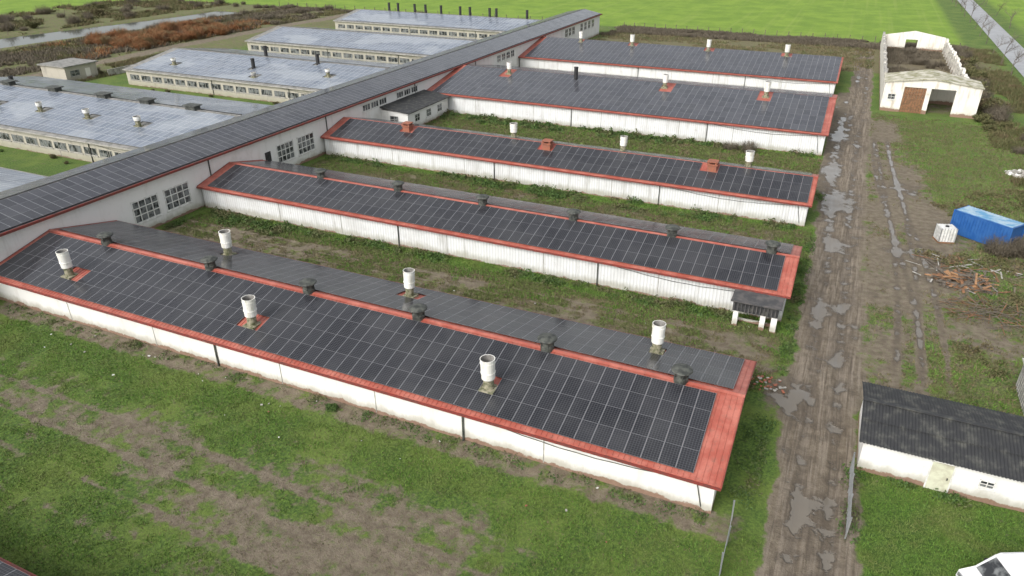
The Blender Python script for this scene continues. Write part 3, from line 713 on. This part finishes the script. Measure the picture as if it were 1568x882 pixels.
grasspatch('dry_grass',80000,(5,32),(45,135),.22,.09,M_dry,.7,True)
# rough scrub carpets (far)
def scrub(name,n,rx,ry,h,w,mat,sd,thr=.45,avoid=None):
    x,y=scatter(n,*rx,*ry); k=fbm(x*.12,y*.12,sd,4)>thr
    k&=np.abs(x+153-2*np.sin(y*.03))>3
    k&=~inside_barn(x,y)
    x,y=x[k],y[k]; cl=.3+1.2*fbm(x*.4,y*.4,sd+5,3)
    return cloud(name,blades(np.stack([x,y,0*x-.05],1),h*cl*rng.uniform(.4,1.2,len(x)),w,.5),3,mat)
scrub('dry_scrub',60000,(-187,-156),(92,216),.9,.22,M_twig,11,.42)
scrub('dry_scrub',40000,(-187,-156),(92,216),.7,.3,M_hedge,12,.48)
scrub('dry_scrub',20000,(-186,-158),(115,180),1.3,.22,M_rust,13,.52)
scrub('dry_scrub',50000,(-260,-209),(100,216),.9,.3,M_hedge,14,.45)
scrub('dry_scrub',40000,(-156,-60),(199,217),.8,.22,M_twig,15,.42)
scrub('dry_scrub',50000,(-63,26),(205,217),.8,.2,M_twig,16,.35)
scrub('dry_scrub',30000,(-63,5),(172,207),.5,.2,M_dry,17,.42)
scrub('dry_scrub',36000,(21,31.5),(95,216),.8,.14,M_hedge,18,.42)
scrub('dry_scrub',14000,(7,19.5),(148,206),.8,.14,M_twig,19,.42)
scrub('dry_scrub',16000,(-150,-138),(88,134),.7,.15,M_hedge,20,.45)
def weedline(name,segs,mat,size=.07,hmax=.6,dens=12,per=70):
    C=[]
    for (x0,y0,x1,y1,wd) in segs:
        L=math.hypot(x1-x0,y1-y0); n=int(L*dens/8)
        for k in range(n):
            t=random.random(); cx=x0+(x1-x0)*t; cy=y0+(y1-y0)*t+random.uniform(-wd,wd)*.5
            if vn(np.array([cx*.3]),np.array([cy*.3]),5)[0]<.33: continue
            h=hmax*random.uniform(.25,1)*random.uniform(.5,1); r=random.uniform(.25,.75)
            m=int(per*r*1.4); a=rng.random(m)*6.28; q=r*np.sqrt(rng.random(m)); zz=h*rng.random(m)*(1-(q/r)**2*.7)
            C.append(np.stack([cx+q*np.cos(a),cy+q*np.sin(a),zz+.02],1))
    C=np.concatenate(C); return cloud(name,leaves(C,size*rng.uniform(.6,1.5,len(C))),4,mat)
weedline('weeds',[(-62,31.4,-2,31.4,.9),(-1.2,31,-1.2,45,.6)],M_weed,.05,.4,12,60)
weedline('weeds',[(-63,45.9,-2,45.9,1.0),(-63,54.9,-5,54.9,1.3),(-63,50,-63,55,1.5),(-63,54.2,-50,53.5,2)],M_weed,.075,.9,34,60)
weedline('weeds',[(-63,77.2,-2,77.2,1.3),(-63,67.2,-2,67.2,1.2),(-40,76,-10,76,1.5)],M_weed,.09,1.1,34,55)
weedline('weeds',[(-60,104.9,-2,104.9,1.3),(-60,103.5,-20,103.5,2.5),(-60,89.8,-2,89.8,1)],M_weed,.12,1.3,30,50)
weedline('weeds',[(-.2,46,-.2,66,1.2),(-.2,66,-.1,90,1.0),(-.4,33,-.4,44,.6),(4.9,33,4.9,39,.5),(5.2,39.0,20,39.0,.5)],M_weed,.06,.5,18,60)
weedline('brambles',[(12,62,18,68,5),(10,75,20,76,3),(12,90,26,100,8),(12,55,22,58,6)],M_hedge,.08,.7,44,60)
def bushmesh(name,mat,R,H,n,size):
    C=[]
    for k in range(9):
        a=random.random()*6.28; r=R*.6*random.random(); c=np.array([r*math.cos(a),r*math.sin(a),H*random.uniform(.2,.7)])
        m=n//9; d=rng.normal(size=(m,3)); d/=np.linalg.norm(d,axis=1)[:,None]
        C.append(c+d*np.array([R*.55,R*.55,H*.38])*(rng.random(m)[:,None]**.5)*random.uniform(.6,1.2))
    C=np.concatenate(C); C=C[C[:,2]>0.02]
    return cloud(name,leaves(C,size*rng.uniform(.6,1.4,len(C))),4,mat,link=False)
def twigmesh(name,mat,R,H,n,w=.035):
    a=rng.random(n)*6.28; q=R*.6*np.sqrt(rng.random(n)); p=np.stack([q*np.cos(a),q*np.sin(a),0*q],1)
    tipr=q+R*.5*rng.random(n)**.7; h=H*rng.uniform(.45,1,n)*(1-.4*(tipr/R/1.1)**2); t=a+rng.normal(0,.4,n)
    tip=np.stack([tipr*np.cos(t),tipr*np.sin(t),h],1)
    d=np.stack([-np.sin(t),np.cos(t),0*t],1)*w
    V=[np.stack([p-d,p+d,tip],1).reshape(-1,3)]
    for k in range(3):
        f=rng.uniform(.3,.9,n)[:,None]; b=p+(tip-p)*f; e=b+rng.normal(0,.17*R,(n,3))*np.array([1,1,.5])+np.array([0,0,.16*H]); d2=d*.6
        V.append(np.stack([b-d2,b+d2,e],1).reshape(-1,3))
    V=np.concatenate(V); return cloud(name,V,3,mat,link=False)
def place(me,name,x,y,s,z=0,sz=None):
    o=bpy.data.objects.new(name,me); COL.objects.link(o); o.location=(x,y,z); o.rotation_euler=(0,0,random.random()*6.28); o.scale=(s,s*random.uniform(.8,1.3),sz or s*random.uniform(.7,1.1)); return o
hb=[bushmesh('hedge_bush',M_hedge,1.6,1.7,1800,.10) for _ in range(3)]
rb=[twigmesh('rust_shrub',M_rust,2.6,2.6,520,.045) for _ in range(3)]
tb=[twigmesh('bare_shrub',M_twig,2.0,2.2,300,.03) for _ in range(3)]
gb=[bushmesh('green_bush',M_weed,1.4,1.4,1800,.11) for _ in range(2)]
for k in range(40): place(random.choice(hb+tb),'hedge_bush',22.4+random.uniform(-.6,1.8),138+k*1.8,random.uniform(.8,1.4))
for k in range(10): place(random.choice(tb),'ruin_shrub',random.uniform(9,18),random.uniform(160,200),random.uniform(.6,1.0))
for k in range(5): place(random.choice(hb),'hedge_bush',random.uniform(20.8,22),random.uniform(130,137),random.uniform(.6,.9))
for k in range(60): place(random.choice(rb),'rust_shrub',random.uniform(-179,-159),random.uniform(130,168),random.uniform(.8,1.3))
for k in range(34): place(random.choice(tb),'scrub_bush',random.uniform(-186,-158),random.uniform(140,215),random.uniform(.6,1.2))
for k in range(16): place(random.choice(tb),'scrub_bush',random.uniform(-186,-160),random.uniform(92,132),random.uniform(.3,.6))
for k in range(34): place(random.choice(tb+hb[:1]),'scrub_bush',random.uniform(-250,-211),random.uniform(115,215),random.uniform(.8,1.7))
for k in range(20): place(random.choice(tb),'scrub_bush',random.uniform(-215,-80),random.uniform(208,217),random.uniform(.5,1.0))
for k in range(30): place(random.choice(tb),'scrub_bush',random.uniform(-62,26),random.uniform(211,216),random.uniform(.3,.6))
for k in range(10): place(random.choice(tb+hb),'scrub_bush',random.uniform(-146,-138),random.uniform(104,130),random.uniform(.4,.7))
for k in range(24): place(random.choice(gb+hb),'green_bush',random.uniform(-137,-84),random.choice([60.8,90,98.3,134.8,128])+random.uniform(-.8,.8),random.uniform(.25,.5))
for k in range(4): place(tb[k%3],'bare_shrub',17.0+k*.9,78.9+k*.4,1.0)
for k in range(26): place(random.choice(tb+hb),'bare_shrub',random.uniform(24,31),random.uniform(75,135),random.uniform(.5,1.0))
place(gb[0],'green_bush',-27.5,31.0,.35); place(tb[1],'bare_shrub',-10.6,103.8,.8); place(tb[1],'bare_shrub',-13,104.2,.7)
place(tb[2],'bare_shrub',-9,13.6,.7)

def treemesh(seed,H=7):
    random.seed(seed); mb=MB()
    def seg(a,b,r0,r1,n=5):
        d=(b-a).normalized(); u=d.orthogonal().normalized(); v=d.cross(u); V=[]
        for c,r in((a,r0),(b,r1)):
            for i in range(n):
                t=2*math.pi*i/n; V.append(c+(u*math.cos(t)+v*math.sin(t))*r)
        mb.add(V,[(i,(i+1)%n,n+(i+1)%n,n+i) for i in range(n)],0)
    def grow(p,d,l,r,lev):
        q=p
        for k in range(3):
            nd=(d+Vector((random.gauss(0,.12),random.gauss(0,.12),random.gauss(0,.08)))).normalized(); e=q+nd*l/3; seg(q,e,r*(1-.2*k),r*(1-.2*(k+1)),5 if lev<2 else 3); q=e; d=nd
            if lev<3 and (k>0 or lev>0):
                for _ in range(2):
                    ax=d.orthogonal().normalized()
                    nd2=(Matrix.Rotation(random.random()*6.28,3,d)@(Matrix.Rotation(random.uniform(.4,.8),3,ax)@d)); nd2.z=abs(nd2.z)*.8+.2
                    grow(q,nd2.normalized(),l*random.uniform(.5,.66),max(r*.48,.014),lev+1)
    grow(Vector((0,0,-.2)),Vector((0,0,1)),H*.6,.13,0)
    me=mb.obj('tmp',[M_bark]); m=me.data; bpy.data.objects.remove(me); return m
tm=[treemesh(3),treemesh(5),treemesh(9)]; random.seed(11)
for k in range(16):
    y=150+k*15; place(tm[k%3],'avenue_tree',31.0+random.uniform(-.3,.3),y,random.uniform(.75,.95),.0)
    if y>200 and k%2: place(tm[(k+1)%3],'avenue_tree',40.3,y+5,random.uniform(.75,.95),.0)
for p in((-184,176),(-160,196),(-212,132),(-222,140),(-149,108),(-230,190),(-215,205),(-240,170)): place(tm[0],'bare_tree',*p,random.uniform(.5,.8))

mb=MB()
for k in range(40):
    x=random.uniform(-55,-3); y=random.uniform(27,31.3) if k%3 else random.uniform(46,55); s=random.uniform(.03,.09)
    M=Matrix.Translation((x,y,.08))@Matrix.Rotation(random.random()*6,4,'Z')@Matrix.Rotation(random.uniform(-.4,.4),4,'X'); mb.box(-s,s,-s*.7,s*.7,0,s*.5,random.choice([0,1,2]),M)
mb.obj('litter_debris',[M_frame,M_brick,M_conc])

# ------------------------------------------------------------------ light
w=bpy.data.worlds.new('World'); scene.world=w; w.use_nodes=True; nt=w.node_tree; nt.nodes.clear()
sky=nt.nodes.new('ShaderNodeTexSky'); sky.sky_type='NISHITA'; sky.sun_disc=False; sky.sun_elevation=math.radians(38); sky.sun_rotation=math.radians(200)
sky.dust_density=4; sky.air_density=1.2; sky.ozone_density=1
hs=nt.nodes.new('ShaderNodeHueSaturation'); hs.inputs['Saturation'].default_value=.25; hs.inputs['Value'].default_value=1.38; bg=nt.nodes.new('ShaderNodeBackground'); bg.inputs[1].default_value=.15
o=nt.nodes.new('ShaderNodeOutputWorld'); nt.links.new(sky.outputs[0],hs.inputs['Color']); nt.links.new(hs.outputs[0],bg.inputs[0]); nt.links.new(bg.outputs[0],o.inputs[0])
sd=bpy.data.lights.new('sun','SUN'); sd.energy=1.35; sd.angle=math.radians(30); sd.color=(1,.98,.95)
so_=bpy.data.objects.new('sun',sd); COL.objects.link(so_)
az=math.radians(200); el=math.radians(38)
dirv=Vector((math.sin(az)*math.cos(el),math.cos(az)*math.cos(el),math.sin(el)))
so_.rotation_euler=dirv.to_track_quat('Z','Y').to_euler()
# ------------------------------------------------------------------ camera
cd=bpy.data.cameras.new('camera'); cd.sensor_width=36; cd.lens=36*1104/1568; cd.clip_end=6000; cd.clip_start=.5
co=bpy.data.objects.new('camera',cd); COL.objects.link(co); co.location=(0,0,30)
co.rotation_euler=(math.pi/2-math.atan(576/1104),0,math.radians(24.4)); scene.camera=co
scene.view_settings.view_transform='Standard'; scene.view_settings.look='None'; scene.view_settings.exposure=0
